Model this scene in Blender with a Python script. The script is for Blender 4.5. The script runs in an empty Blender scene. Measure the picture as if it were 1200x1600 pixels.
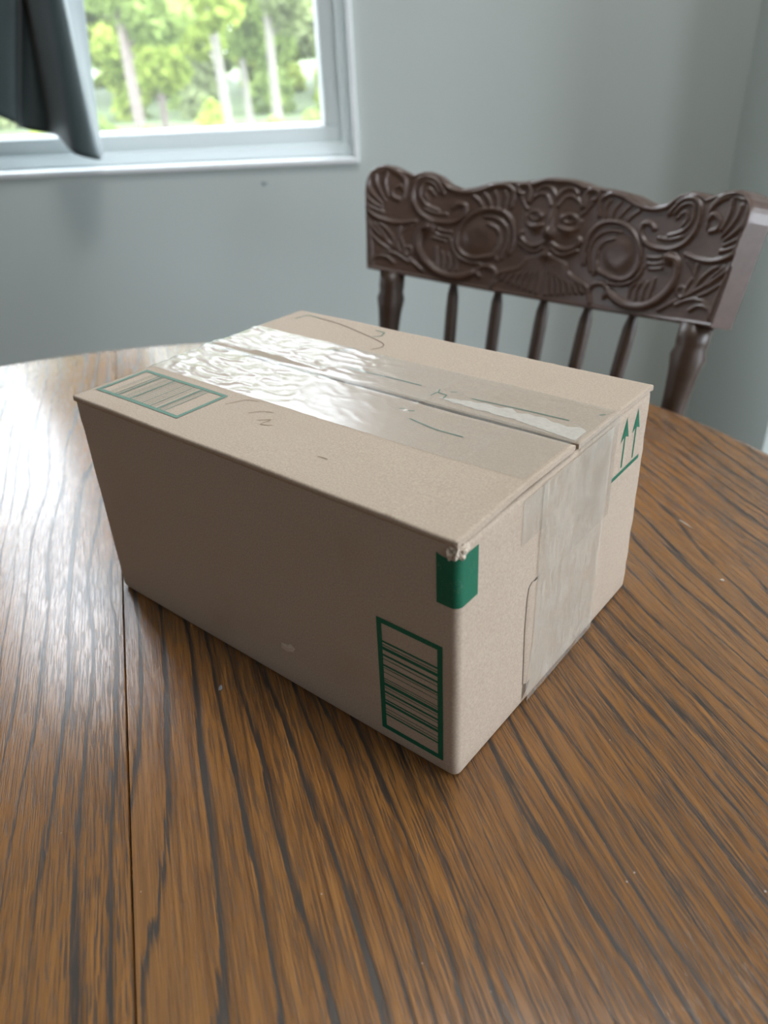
import bpy, bmesh, math, random
import numpy as np
from mathutils import Vector, Matrix, noise as mnoise

random.seed(7)
scene = bpy.context.scene
COL = scene.collection

# ------------------------------------------------------------------ camera
CAM = Vector((0.0, 0.0, 1.098))
FWD = Vector((-0.0317, 0.8539, -0.5194)).normalized()
RGT = Vector((0.999, 0.0114, -0.0422)).normalized()
UPV = RGT.cross(FWD).normalized()
RGT = FWD.cross(UPV).normalized()
cam_data = bpy.data.cameras.new('camera')
cam = bpy.data.objects.new('camera', cam_data)
COL.objects.link(cam)
rot = Matrix((RGT, UPV, -FWD)).transposed().to_4x4()
cam.matrix_world = Matrix.Translation(CAM) @ rot
cam_data.sensor_fit = 'VERTICAL'
cam_data.sensor_height = 36.0
cam_data.lens = 1219.6 / 1600.0 * 36.0
cam_data.clip_start = 0.02
cam_data.clip_end = 300
cam_data.dof.use_dof = True
cam_data.dof.focus_distance = 0.455
cam_data.dof.aperture_fstop = 6.5
scene.camera = cam

# ------------------------------------------------------------------ world: even overcast sky
SKY_STRENGTH = 15.0
world = bpy.data.worlds.new('overcast_sky')
scene.world = world
world.use_nodes = True
bg = world.node_tree.nodes['Background']
bg.inputs[0].default_value = (0.84, 0.89, 1.0, 1)
bg.inputs[1].default_value = SKY_STRENGTH

# window openings of the room (used by the walls, the windows and the sky portals)
YB = 1.70          # back wall face
XR = 0.667         # right wall face
XL = -5.6
YF = -2.7
ZC = 2.45
W1 = (-1.24, -0.077, 0.885, 2.20)      # back window: x0, x1, z0, z1
XE = 2.70          # far right wall of the room, beyond the short wall behind the chair
YN = 1.32          # where that short wall ends
W3 = (1.70, 2.45, 1.00, 2.15)          # unseen window added behind the viewer to light the back wall: x0, x1, z0, z1
W4 = (0.25, 1.00, 1.00, 2.10)         # unseen window added in the left wall to light the short wall: y0, y1, z0, z1
W2 = (-1.35, 0.46, 0.06, 2.12)         # unseen glazed door added far right to light the box end: y0, y1, z0, z1


def portal(name, loc, rot, sx, sy):
    l = bpy.data.lights.new(name, 'AREA')
    l.shape = 'RECTANGLE'
    l.size, l.size_y = sx, sy
    l.cycles.is_portal = True
    o = bpy.data.objects.new(name, l)
    o.location = loc
    o.rotation_euler = rot
    COL.objects.link(o)


portal('sky_portal', ((W1[0] + W1[1]) / 2, YB + 0.11, (W1[2] + W1[3]) / 2), (math.radians(-90), 0, 0), W1[1] - W1[0], W1[3] - W1[2])
portal('sky_portal', (XE + 0.11, (W2[0] + W2[1]) / 2, (W2[2] + W2[3]) / 2), (math.radians(-90), 0, math.radians(-90)), W2[1] - W2[0], W2[3] - W2[2])
portal('sky_portal', (XL - 0.11, (W4[0] + W4[1]) / 2, (W4[2] + W4[3]) / 2), (math.radians(-90), 0, math.radians(90)), W4[1] - W4[0], W4[3] - W4[2])
portal('sky_portal', ((W3[0] + W3[1]) / 2, YF - 0.11, (W3[2] + W3[3]) / 2), (math.radians(90), 0, 0), W3[1] - W3[0], W3[3] - W3[2])

scene.view_settings.view_transform = 'Standard'
scene.view_settings.look = 'None'
scene.view_settings.gamma = 1.0
scene.view_settings.use_curve_mapping = False
scene.view_settings.exposure = 0.28
scene.cycles.use_denoising = True
scene.cycles.max_bounces = 14
scene.cycles.diffuse_bounces = 8
scene.cycles.glossy_bounces = 5
scene.cycles.transparent_max_bounces = 24
scene.cycles.caustics_reflective = False
scene.cycles.sample_clamp_indirect = 12.0
scene.cycles.blur_glossy = 0.3


# ------------------------------------------------------------------ node helpers
class NT:
    def __init__(self, name):
        self.m = bpy.data.materials.new(name)
        self.m.use_nodes = True
        self.t = self.m.node_tree
        self.t.nodes.clear()
        self.out = self.t.nodes.new('ShaderNodeOutputMaterial')

    def n(self, kind, ins=None, **props):
        nd = self.t.nodes.new(kind)
        for k, v in props.items():
            setattr(nd, k, v)
        for k, v in (ins or {}).items():
            self.put(nd.inputs[k], v)
        return nd

    def put(self, sock, v):
        if isinstance(v, bpy.types.NodeSocket):
            self.t.links.new(v, sock)
        else:
            sock.default_value = v

    def math(self, op, a, b=0.0, c=0.0, clamp=False):
        nd = self.n('ShaderNodeMath', {0: a, 1: b, 2: c}, operation=op)
        nd.use_clamp = clamp
        return nd.outputs[0]

    def coords(self, which='Object'):
        return self.n('ShaderNodeTexCoord').outputs[which]

    def scaled(self, vec, s):
        return self.n('ShaderNodeMapping', {0: vec, 3: s}).outputs[0]

    def noise(self, vec, scale=1.0, detail=2.0, rough=0.5, dist=0.0):
        return self.n('ShaderNodeTexNoise', {'Vector': vec, 'Scale': scale, 'Detail': detail, 'Roughness': rough, 'Distortion': dist}).outputs['Fac']

    def ramp(self, fac, stops, interp='LINEAR'):
        nd = self.n('ShaderNodeValToRGB', {0: fac})
        cr = nd.color_ramp
        cr.interpolation = interp
        while len(cr.elements) < len(stops):
            cr.elements.new(0.5)
        for e, (p, c) in zip(cr.elements, stops):
            e.position = p
            e.color = c if len(c) == 4 else (*c, 1)
        return nd.outputs[0]

    def step(self, v, lo, hi):
        nd = self.n('ShaderNodeMapRange', {'Value': v, 'From Min': lo, 'From Max': hi, 'To Min': 0.0, 'To Max': 1.0}, interpolation_type='SMOOTHSTEP')
        return nd.outputs[0]

    def mix(self, f, a, b, mode='MIX'):
        nd = self.n('ShaderNodeMix', data_type='RGBA', blend_type=mode)
        self.put(nd.inputs[0], f)
        self.put(nd.inputs[6], a)
        self.put(nd.inputs[7], b)
        return nd.outputs[2]

    def bump(self, h, strength=0.3, dist=0.001):
        return self.n('ShaderNodeBump', {'Height': h, 'Strength': strength, 'Distance': dist}).outputs[0]

    def principled(self, color, rough=0.5, normal=None, **kw):
        ins = {'Base Color': color, 'Roughness': rough}
        if normal is not None:
            ins['Normal'] = normal
        ins.update(kw)
        p = self.n('ShaderNodeBsdfPrincipled', ins)
        self.t.links.new(p.outputs[0], self.out.inputs[0])
        return p


def C(r, g, b):
    return (r, g, b, 1.0)


def simple(name, col, rough=0.5, nscale=60, namt=0.08, bump=0.0, **kw):
    t = NT(name)
    n = t.noise(t.coords(), nscale, 4, 0.6)
    dark = C(*[c * (1 - namt) for c in col])
    light = C(*[min(1, c * (1 + namt)) for c in col])
    col2 = t.mix(n, dark, light)
    t.principled(col2, rough, t.bump(n, bump, 0.001) if bump else None, **kw)
    return t.m


M = {}


def make_table_wood(name, seed):
    t = NT(name)
    co = t.coords('Object')
    co = t.n('ShaderNodeMapping', {0: co, 1: (seed * 3.1, 0.0, seed)}).outputs[0]
    sep = t.n('ShaderNodeSeparateXYZ', {0: co})
    s, u = sep.outputs[0], sep.outputs[1]

    def st(fs, fu, off=0.0, detail=2.0, rough=0.5):
        v = t.n('ShaderNodeCombineXYZ', {0: t.math('MULTIPLY', s, fs), 1: t.math('MULTIPLY', u, fu), 2: off + seed})
        return t.noise(v.outputs[0], 1.0, detail, rough)
    low = st(2.2, 11.0, 1.0, 2)
    low2 = st(0.8, 5.0, 9.0, 1)
    jag = st(13.0, 330.0, 4.0, 4, 0.75)
    # growth rings cut at a shallow angle: phase in rings
    ph = t.math('ADD', t.math('MULTIPLY', u, 66.0), t.math('MULTIPLY', low, 4.4))
    ph = t.math('ADD', ph, t.math('MULTIPLY', low2, 3.0))
    ph = t.math('ADD', ph, t.math('MULTIPLY', jag, 0.62))
    fr = t.math('FRACT', ph)
    width = t.math('MULTIPLY_ADD', st(1.6, 16.0, 13.0, 2), 0.74, -0.12)
    band = t.math('SUBTRACT', 1.0, t.step(t.math('DIVIDE', fr, t.math('MAXIMUM', width, 0.05)), 0.35, 1.0))
    band = t.math('MULTIPLY', band, t.step(fr, 0.0, 0.05))
    pores = st(40.0, 1000.0, 2.0, 2, 0.6)
    streak = st(11.0, 420.0, 5.0, 4, 0.7)
    poremask = t.step(pores, 0.49, 0.60)
    # rays of dark open pores: dense inside the early-wood band, sparse outside
    bandp = t.math('MULTIPLY', band, t.step(t.math('ADD', streak, t.math('MULTIPLY', pores, 0.5)), 0.44, 0.72))
    bandp = t.math('MAXIMUM', bandp, t.math('MULTIPLY', band, 0.30))
    sparse = t.math('MULTIPLY', poremask, t.math('MULTIPLY_ADD', st(1.2, 9.0, 21.0, 1), 2.0, -0.38, clamp=True))
    dark = t.math('MAXIMUM', bandp, t.math('MULTIPLY', sparse, 0.85))
    base = t.mix(t.step(streak, 0.22, 0.78), C(0.120, 0.048, 0.014), C(0.375, 0.168, 0.046))
    base = t.mix(t.step(low, 0.3, 0.7), base, t.mix(0.5, base, C(0.20, 0.098, 0.036)))
    col = t.mix(dark, base, C(0.036, 0.026, 0.020))
    speck = t.n('ShaderNodeTexVoronoi', {'Vector': co, 'Scale': 70.0}, feature='F1')
    sp = t.math('LESS_THAN', speck.outputs['Distance'], t.math('MULTIPLY_ADD', t.noise(co, 40, 1), 0.12, -0.045))
    col = t.mix(t.math('MULTIPLY', sp, 0.7), col, C(0.55, 0.5, 0.45))
    h = t.math('SUBTRACT', t.math('MULTIPLY', streak, 0.35), t.math('MULTIPLY', dark, 0.8))
    rough = t.math('MULTIPLY_ADD', dark, 0.14, 0.235)
    t.principled(col, rough, t.bump(h, 0.42, 0.0007), **{'Specular IOR Level': 0.5, 'Coat Weight': 0.4, 'Coat Roughness': 0.2})
    return t.m


M['table_a'] = make_table_wood('dark_oak', 0.0)
M['table_b'] = make_table_wood('dark_oak_other_half', 2.37)


def make_chair_wood(name, c0, c1, rough):
    t = NT(name)
    co = t.coords('Object')
    n = t.noise(t.scaled(co, (14, 160, 160)), 1.0, 4, 0.6)
    n2 = t.noise(co, 18, 2)
    col = t.mix(n, C(*c0), C(*c1))
    col = t.mix(t.math('MULTIPLY', n2, 0.5), col, C(*[0.5 * (a + b) * 0.7 for a, b in zip(c0, c1)]))
    t.principled(col, rough, t.bump(n, 0.12, 0.0006), **{'Specular IOR Level': 0.5})
    return t.m


M['chair'] = make_chair_wood('walnut_stained_oak', (0.055, 0.033, 0.025), (0.150, 0.095, 0.075), 0.36)
M['chair_dark'] = make_chair_wood('dark_turned_wood', (0.030, 0.018, 0.012), (0.075, 0.042, 0.026), 0.4)


def make_cardboard():
    t = NT('kraft_cardboard')
    co = t.coords('Object')
    fine = t.noise(co, 900, 2, 0.7)
    mid = t.noise(co, 240, 3, 0.6)
    big = t.noise(co, 14, 3, 0.55)
    fib = t.noise(t.scaled(co, (160, 900, 900)), 1.0, 2, 0.6)
    col = t.mix(fine, C(0.265, 0.20, 0.150), C(0.60, 0.487, 0.385))
    col = t.mix(t.math('MULTIPLY', mid, 0.35), col, C(0.44, 0.36, 0.28))
    col = t.mix(t.math('MULTIPLY', t.step(big, 0.52, 0.8), 0.25), col, C(0.33, 0.23, 0.15))
    col = t.mix(t.math('MULTIPLY', t.step(fib, 0.62, 0.8), 0.18), col, C(0.60, 0.50, 0.40))
    h = t.math('ADD', t.math('MULTIPLY', fine, 0.5), mid)
    t.principled(col, 0.78, t.bump(h, 0.18, 0.0004), **{'Specular IOR Level': 0.25})
    return t.m


M['card'] = make_cardboard()
M['card_pale'] = simple('torn_paper_fibre', (0.56, 0.47, 0.38), 0.9, 900, 0.25, 0.3)
M['card_dark'] = simple('shadowed_board_core', (0.16, 0.11, 0.075), 0.9, 500, 0.3, 0.3)
M['scratch'] = simple('brown_scratch_mark', (0.26, 0.17, 0.09), 0.8, 300, 0.3)
M['drop'] = simple('grey_dried_drop', (0.25, 0.27, 0.30), 0.3, 300, 0.2)
M['milky_patch'] = simple('whitish_unstuck_tape', (0.58, 0.54, 0.49), 0.8, 400, 0.25, 0.2)


def make_print(name, col, wear):
    t = NT(name)
    co = t.coords('Object')
    f = t.noise(co, 1300, 3, 0.7)
    g = t.noise(co, 120, 3, 0.6)
    w = t.step(t.math('ADD', t.math('MULTIPLY', f, 0.7), t.math('MULTIPLY', g, 0.3)), 0.56, 0.70)
    c = t.mix(t.math('MULTIPLY', w, wear), C(*col), C(0.40, 0.36, 0.27))
    t.principled(c, 0.62, t.bump(f, 0.15, 0.0003), **{'Specular IOR Level': 0.3})
    return t.m


M['green'] = make_print('green_ink', (0.006, 0.115, 0.062), 0.35)
M['green_worn'] = make_print('green_ink_worn', (0.085, 0.185, 0.135), 0.6)


def make_tape(name, milky, tint, rough, bscale, bstr, film=(0.74, 0.72, 0.67)):
    t = NT(name)
    co = t.coords('Object')
    n = t.noise(co, bscale, 4, 0.6)
    str_ = t.noise(t.scaled(co, (60, 700, 60)), 1.0, 3, 0.6)
    nb = t.bump(t.math('ADD', n, t.math('MULTIPLY', str_, 0.4)), bstr, 0.0006)
    fc = t.n('ShaderNodeLayerWeight', {'Blend': 0.5, 'Normal': nb}).outputs['Facing']
    fres = t.math('MULTIPLY_ADD', t.math('POWER', fc, 5.0), 0.9, 0.05)
    tr = t.n('ShaderNodeBsdfTransparent', {'Color': C(*tint)}).outputs[0]
    df = t.n('ShaderNodeBsdfDiffuse', {'Color': C(*film)}).outputs[0]
    gl = t.n('ShaderNodeBsdfGlossy', {'Color': C(1, 1, 1), 'Roughness': rough, 'Normal': nb}).outputs[0]
    mk = t.math('MULTIPLY', t.math('MULTIPLY_ADD', t.step(t.math('ADD', n, str_), 0.75, 1.3), 0.6, 0.4), milky, clamp=True)
    a = t.n('ShaderNodeMixShader', {0: mk, 1: tr, 2: df}).outputs[0]
    b = t.n('ShaderNodeMixShader', {0: t.math('MULTIPLY', fres, 1.0, clamp=True), 1: a, 2: gl}).outputs[0]
    t.t.links.new(b, t.out.inputs[0])
    return t.m


M['tape'] = make_tape('clear_packing_tape', 0.13, (0.96, 0.95, 0.93), 0.24, 60, 0.10)
M['tape_end'] = make_tape('clear_packing_tape_end', 0.34, (0.96, 0.95, 0.92), 0.16, 70, 0.15, (0.78, 0.75, 0.68))


def make_glass():
    t = NT('window_glass')
    n = t.noise(t.coords(), 3, 1)
    fc = t.n('ShaderNodeLayerWeight', {'Blend': 0.5}).outputs['Facing']
    fres = t.math('MULTIPLY_ADD', t.math('POWER', fc, 5.0), 0.9, 0.04)
    tr = t.n('ShaderNodeBsdfTransparent', {'Color': t.mix(n, C(0.955, 0.975, 0.965), C(0.965, 0.985, 0.975))}).outputs[0]
    gl = t.n('ShaderNodeBsdfGlossy', {'Roughness': 0.01}).outputs[0]
    tl = t.n('ShaderNodeBsdfTranslucent', {'Color': C(0.9, 0.92, 0.92)}).outputs[0]
    tr = t.n('ShaderNodeMixShader', {0: 0.014, 1: tr, 2: tl}).outputs[0]      # pale veil mixed in to imitate whitish glare on the pane
    a = t.n('ShaderNodeMixShader', {0: fres, 1: tr, 2: gl}).outputs[0]
    t.t.links.new(a, t.out.inputs[0])
    return t.m


M['glass'] = make_glass()
M['wall'] = simple('grey_green_wall_paint', (0.525, 0.57, 0.54), 0.5, 260, 0.02, 0.04)
M['wall_dark'] = simple('bounce_cutting_brown', (0.13, 0.12, 0.115), 0.5, 60, 0.1)  # dark tone on the unseen walls cuts bounce onto the box front
M['ceiling'] = simple('white_ceiling_paint', (0.78, 0.79, 0.78), 0.8, 200, 0.03, 0.05)
M['vinyl'] = simple('white_vinyl', (0.74, 0.80, 0.80), 0.38, 30, 0.02)
M['trim'] = simple('white_trim_paint', (0.80, 0.82, 0.82), 0.4, 40, 0.02)
M['curtain'] = None
M['metal'] = simple('brushed_dark_metal', (0.06, 0.06, 0.065), 0.35, 200, 0.1, Metallic=0.8)


def make_curtain():
    t = NT('slate_curtain_cloth')
    co = t.coords('Object')
    weave = t.noise(t.scaled(co, (900, 900, 250)), 1.0, 2, 0.5)
    big = t.noise(co, 6, 2)
    col = t.mix(weave, C(0.030, 0.046, 0.048), C(0.062, 0.088, 0.09))
    col = t.mix(t.math('MULTIPLY', big, 0.3), col, C(0.07, 0.095, 0.095))
    t.principled(col, 0.55, t.bump(weave, 0.1, 0.0004), **{'Sheen Weight': 0.25, 'Sheen Roughness': 0.4})
    return t.m


M['curtain'] = make_curtain()


def make_floor():
    t = NT('brown_floor_boards')
    co = t.coords('Object')
    n = t.noise(t.scaled(co, (3, 60, 1)), 1.0, 4, 0.6)
    t.principled(t.mix(n, C(0.06, 0.035, 0.02), C(0.13, 0.08, 0.05)), 0.45, t.bump(n, 0.1, 0.001))
    return t.m


M['floor'] = make_floor()


def make_leaf(name, a, b):
    t = NT(name)
    n = t.noise(t.coords(), 1.1, 3, 0.6)
    col = t.mix(t.step(n, 0.3, 0.7), C(*a), C(*b))
    d = t.n('ShaderNodeBsdfDiffuse', {'Color': col}).outputs[0]
    tl = t.n('ShaderNodeBsdfTranslucent', {'Color': col}).outputs[0]
    m = t.n('ShaderNodeMixShader', {0: 0.45, 1: d, 2: tl}).outputs[0]
    t.t.links.new(m, t.out.inputs[0])
    return t.m


M['leaf_bright'] = make_leaf('spring_leaves', (0.19, 0.25, 0.05), (0.37, 0.43, 0.10))
M['leaf_mid'] = make_leaf('green_leaves', (0.145, 0.20, 0.06), (0.26, 0.33, 0.10))
M['leaf_dull'] = make_leaf('grey_green_leaves', (0.17, 0.20, 0.10), (0.28, 0.32, 0.15))
M['bark'] = simple('grey_brown_bark', (0.125, 0.10, 0.085), 0.9, 14, 0.4, 0.5)
M['bark_pale'] = simple('pale_bark', (0.175, 0.16, 0.135), 0.9, 14, 0.35, 0.5)
M['ground_neutral'] = simple('neutral_bounce_grey', (0.20, 0.20, 0.20), 0.95, 9, 0.3, 0.4)  # unseen ground made grey to keep green bounce out of the room
M['grass'] = simple('meadow_ground', (0.07, 0.095, 0.035), 0.95, 2.2, 0.5, 0.4)


# ------------------------------------------------------------------ mesh helpers
def obj(name, verts, faces, mat=None, parent=None, smooth=False, mats=None, fmat=None):
    me = bpy.data.meshes.new(name)
    me.from_pydata([tuple(map(float, v)) for v in verts], [], faces)
    me.update()
    if smooth:
        me.polygons.foreach_set('use_smooth', [True] * len(me.polygons))
    if mats:
        for m_ in mats:
            me.materials.append(m_)
        me.polygons.foreach_set('material_index', fmat)
    elif mat is not None:
        me.materials.append(mat)
    o = bpy.data.objects.new(name, me)
    COL.objects.link(o)
    if parent is not None:
        o.parent = parent
    return o


def empty(name, loc=(0, 0, 0), rz=0.0):
    o = bpy.data.objects.new(name, None)
    o.empty_display_size = 0.1
    o.location = loc
    o.rotation_euler = (0, 0, rz)
    COL.objects.link(o)
    return o


def tag(o, label=None, category=None, group=None, kind=None):
    if label:
        o['label'] = label
    if category:
        o['category'] = category
    if group:
        o['group'] = group
    if kind:
        o['kind'] = kind
    return o


def box_vf(boxes):
    V, F = [], []
    for x0, x1, y0, y1, z0, z1 in boxes:
        b = len(V)
        V += [(x0, y0, z0), (x1, y0, z0), (x1, y1, z0), (x0, y1, z0), (x0, y0, z1), (x1, y0, z1), (x1, y1, z1), (x0, y1, z1)]
        F += [tuple(b + i for i in f) for f in ((0, 3, 2, 1), (4, 5, 6, 7), (0, 1, 5, 4), (1, 2, 6, 5), (2, 3, 7, 6), (3, 0, 4, 7))]
    return V, F


def bevel(o, w, seg=2):
    m = o.modifiers.new('bevel', 'BEVEL')
    m.width, m.segments = w, seg
    m.limit_method = 'ANGLE'
    return o


def lathe(name, prof, mat, parent, p0, p1, seg=20):
    """turned piece: prof = [(fraction along p0->p1, radius)]"""
    p0, p1 = Vector(p0), Vector(p1)
    ax = (p1 - p0)
    L = ax.length
    ax.normalize()
    a = ax.orthogonal().normalized()
    b = ax.cross(a)
    V, F = [], []
    for f, r in prof:
        c = p0 + ax * (L * f)
        for k in range(seg):
            q = 2 * math.pi * k / seg
            V.append(c + a * (r * math.cos(q)) + b * (r * math.sin(q)))
    n = len(prof)
    for i in range(n - 1):
        for k in range(seg):
            k2 = (k + 1) % seg
            F.append((i * seg + k, i * seg + k2, (i + 1) * seg + k2, (i + 1) * seg + k))
    F.append(tuple(range(seg))[::-1])
    F.append(tuple((n - 1) * seg + k for k in range(seg)))
    return obj(name, V, F, mat, parent, True)


def grid_faces(nu, nv, base=0, flip=False):
    F = []
    for i in range(nu - 1):
        for j in range(nv - 1):
            a = base + i * nv + j
            f = (a, a + nv, a + nv + 1, a + 1)
            F.append(f[::-1] if flip else f)
    return F


def catmull(P, n):
    P = [np.array(p, float) for p in P]
    P = [2 * P[0] - P[1]] + P + [2 * P[-1] - P[-2]]
    out = []
    for i in range(1, len(P) - 2):
        for k in range(n):
            t = k / n
            a, b, c, d = P[i - 1], P[i], P[i + 1], P[i + 2]
            out.append(0.5 * (2 * b + (c - a) * t + (2 * a - 5 * b + 4 * c - d) * t * t + (3 * b - a - 3 * c + d) * t ** 3))
    out.append(P[-2])
    return np.array(out)


# ------------------------------------------------------------------ the room
TH = 0.14
tag(obj('floor', *box_vf([(XL - TH, XE + TH, YF - TH, YB + TH, -0.1, 0.0)]), M['floor']), 'brown wooden floor of the room', kind='structure')
tag(obj('ceiling', *box_vf([(XL - TH, XE + TH, YF - TH, YB + TH, ZC, ZC + 0.1)]), M['ceiling']), 'white ceiling of the room', kind='structure')
x0, x1, z0, z1 = W1
tag(obj('wall_back', *box_vf([(XL - TH, x0, YB, YB + TH, 0, ZC), (x1, XR + TH, YB, YB + TH, 0, ZC), (x0, x1, YB, YB + TH, 0, z0), (x0, x1, YB, YB + TH, z1, ZC)]), M['wall']), 'grey green painted wall with the window', kind='structure')
y0, y1, z0, z1 = W2
tag(obj('wall_right', *box_vf([(XR, XR + TH, YN, YB, 0, ZC)]), M['wall']), 'short grey green painted wall behind the chair', kind='structure')
tag(obj('wall_alcove', *box_vf([(XR + TH, XE + TH, YN, YN + TH, 0, ZC)]), M['wall']), 'grey green painted wall beyond the short wall', kind='structure')
tag(obj('wall_far_right', *box_vf([(XE, XE + TH, YF - TH, y0, 0, ZC), (XE, XE + TH, y1, YN, 0, ZC), (XE, XE + TH, y0, y1, 0, z0), (XE, XE + TH, y0, y1, z1, ZC)]), M['wall']), 'grey green painted wall with the added glazed door', kind='structure')
y0, y1, z0, z1 = W4
tag(obj('wall_left', *box_vf([(XL - TH, XL, YF - TH, y0, 0, ZC), (XL - TH, XL, y1, YB, 0, ZC), (XL - TH, XL, y0, y1, 0, z0), (XL - TH, XL, y0, y1, z1, ZC)]), M['wall_dark']), 'unseen left wall, dark brown to cut bounced light', kind='structure')
x0, x1, z0, z1 = W3
tag(obj('wall_front', *box_vf([(XL, x0, YF - TH, YF, 0, ZC), (x1, XE, YF - TH, YF, 0, ZC), (x0, x1, YF - TH, YF, 0, z0), (x0, x1, YF - TH, YF, z1, ZC)]), M['wall_dark']), 'unseen wall behind the viewer, dark brown to cut bounced light', kind='structure')
for nm, bx in (('baseboard_back', (XL, XR, YB - 0.014, YB, 0, 0.1)), ('baseboard_right', (XR - 0.014, XR, YN, YB - 0.014, 0, 0.1))):
    tag(bevel(obj(nm, *box_vf([bx]), M['trim']), 0.004), 'white painted baseboard', kind='structure')


def ring_boxes(x0, x1, z0, z1, w, ya, yb):
    """a rectangular frame of four bars, w wide inwards"""
    return [(x0, x1, ya, yb, z0, z0 + w), (x0, x1, ya, yb, z1 - w, z1), (x0, x0 + w, ya, yb, z0 + w, z1 - w), (x1 - w, x1, ya, yb, z0 + w, z1 - w)]


def slope_ring(x0, x1, z0, z1, w, ya, yb):
    """bevelled glazing bead: slopes from the sash face (ya) back to the glass (yb)"""
    o = [(x0, ya, z0), (x1, ya, z0), (x1, ya, z1), (x0, ya, z1)]
    i = [(x0 + w, yb, z0 + w), (x1 - w, yb, z0 + w), (x1 - w, yb, z1 - w), (x0 + w, yb, z1 - w)]
    b = [(x0, yb, z0), (x1, yb, z0), (x1, yb, z1), (x0, yb, z1)]
    V = o + i + b
    F = []
    for k in range(4):
        k2 = (k + 1) % 4
        F += [(k, k2, 4 + k2, 4 + k), (k2, k, 8 + k, 8 + k2), (4 + k, 4 + k2, 8 + k2, 8 + k)]
    return V, F


def build_window(name, width, z0, z1, label, hung=False):
    """local: x along the wall 0..width, y outwards (0 = wall face), z up"""
    r = tag(empty(name), label, kind='structure')
    h0, h1 = z0, z1
    bevel(obj('flange', *box_vf(ring_boxes(0, width, h0, h1, 0.011, -0.012, 0.05)), M['trim'], r), 0.003)
    bevel(obj('frame', *box_vf(ring_boxes(0.011, width - 0.011, h0 + 0.011, h1 - 0.011, 0.024, 0.026, 0.12)), M['vinyl'], r), 0.003)
    mid, zm = width / 2, (h0 + h1) / 2
    wa, wb, za, zb = 0.033, width - 0.033, h0 + 0.031, h1 - 0.031
    if hung:      # double-hung: lower sash in front of the upper one
        sashes = ((wa, wb, zm - 0.02, zb, 0.075), (wa, wb, za, zm + 0.02, 0.040))
    else:         # slider: two sashes side by side
        sashes = ((wa, mid + 0.02, za, zb, 0.075), (mid - 0.02, wb, za, zb, 0.040))
    for a, b, c, d, yo in sashes:
        s = bevel(obj('sash', *box_vf(ring_boxes(a, b, c, d, 0.034, yo, yo + 0.03)), M['vinyl'], r), 0.003)
        obj('glazing_bead', *slope_ring(a + 0.034, b - 0.034, c + 0.034, d - 0.034, 0.0085, yo + 0.001, yo + 0.012), M['trim'], s)
        obj('pane', *box_vf([(a + 0.03, b - 0.03, yo + 0.013, yo + 0.017, c + 0.03, d - 0.03)]), M['glass'], s)
    return r


w = build_window('window_1', W1[1] - W1[0], W1[2], W1[3], 'white vinyl window looking out on spring trees', True)
w.location = (W1[0], YB, 0)
w = build_window('added_window_2', W2[1] - W2[0], W2[2], W2[3], 'unseen sliding glass door added for light from the right')
w.location = (XE, W2[1], 0)
w.rotation_euler = (0, 0, math.radians(-90))
w = build_window('added_window_3', W3[1] - W3[0], W3[2], W3[3], 'unseen white window added behind the viewer for more light')
w.location = (W3[1], YF, 0)
w.rotation_euler = (0, 0, math.radians(180))
w = build_window('added_window_4', W4[1] - W4[0], W4[2], W4[3], 'unseen white window added in the far left wall for more light')
w.location = (XL, W4[0], 0)
w.rotation_euler = (0, 0, math.radians(90))

# small dark scuff on the wall under the window
sc = []
for k in range(10):
    q = 2 * math.pi * k / 10
    rr = 0.004 * (1 + 0.4 * math.sin(3 * q + 1))
    sc.append((rr * 1.6 * math.cos(q), -0.0012, rr * math.sin(q)))
nail = tag(obj('wall_scuff', sc + [(0, -0.002, 0)], [(k, (k + 1) % 10, 10) for k in range(10)], simple('grey_scuff', (0.30, 0.34, 0.34), 0.7)), 'small grey scuff on the wall below the window', 'scuff')
nail.location = (-0.2734, YB, 0.8537)


def build_fill_light():  # invented light out of view, added to brighten walls and box top
    r = tag(empty('added_fill_light', (0.20, 0.50, ZC)), 'unseen round fill light added overhead to brighten the room', 'added fill light')
    lathe('base_plate', [(0, 0.275), (0.6, 0.275), (1, 0.265)], M['trim'], r, (0, 0, 0), (0, 0, -0.025), 40)
    t = NT('fill_light_glow')
    n = t.noise(t.coords(), 8, 1)
    e = t.n('ShaderNodeEmission', {'Color': t.mix(n, C(0.98, 0.98, 0.97), C(0.97, 0.98, 1.0)), 'Strength': FILL_STRENGTH}).outputs[0]
    t.t.links.new(e, t.out.inputs[0])
    lathe('diffuser', [(0, 0.26), (0.4, 0.255), (0.7, 0.21), (0.9, 0.13), (1, 0.03)], t.m, r, (0, 0, -0.024), (0, 0, -0.085), 40)


FILL_STRENGTH = 17.5
build_fill_light()


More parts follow.
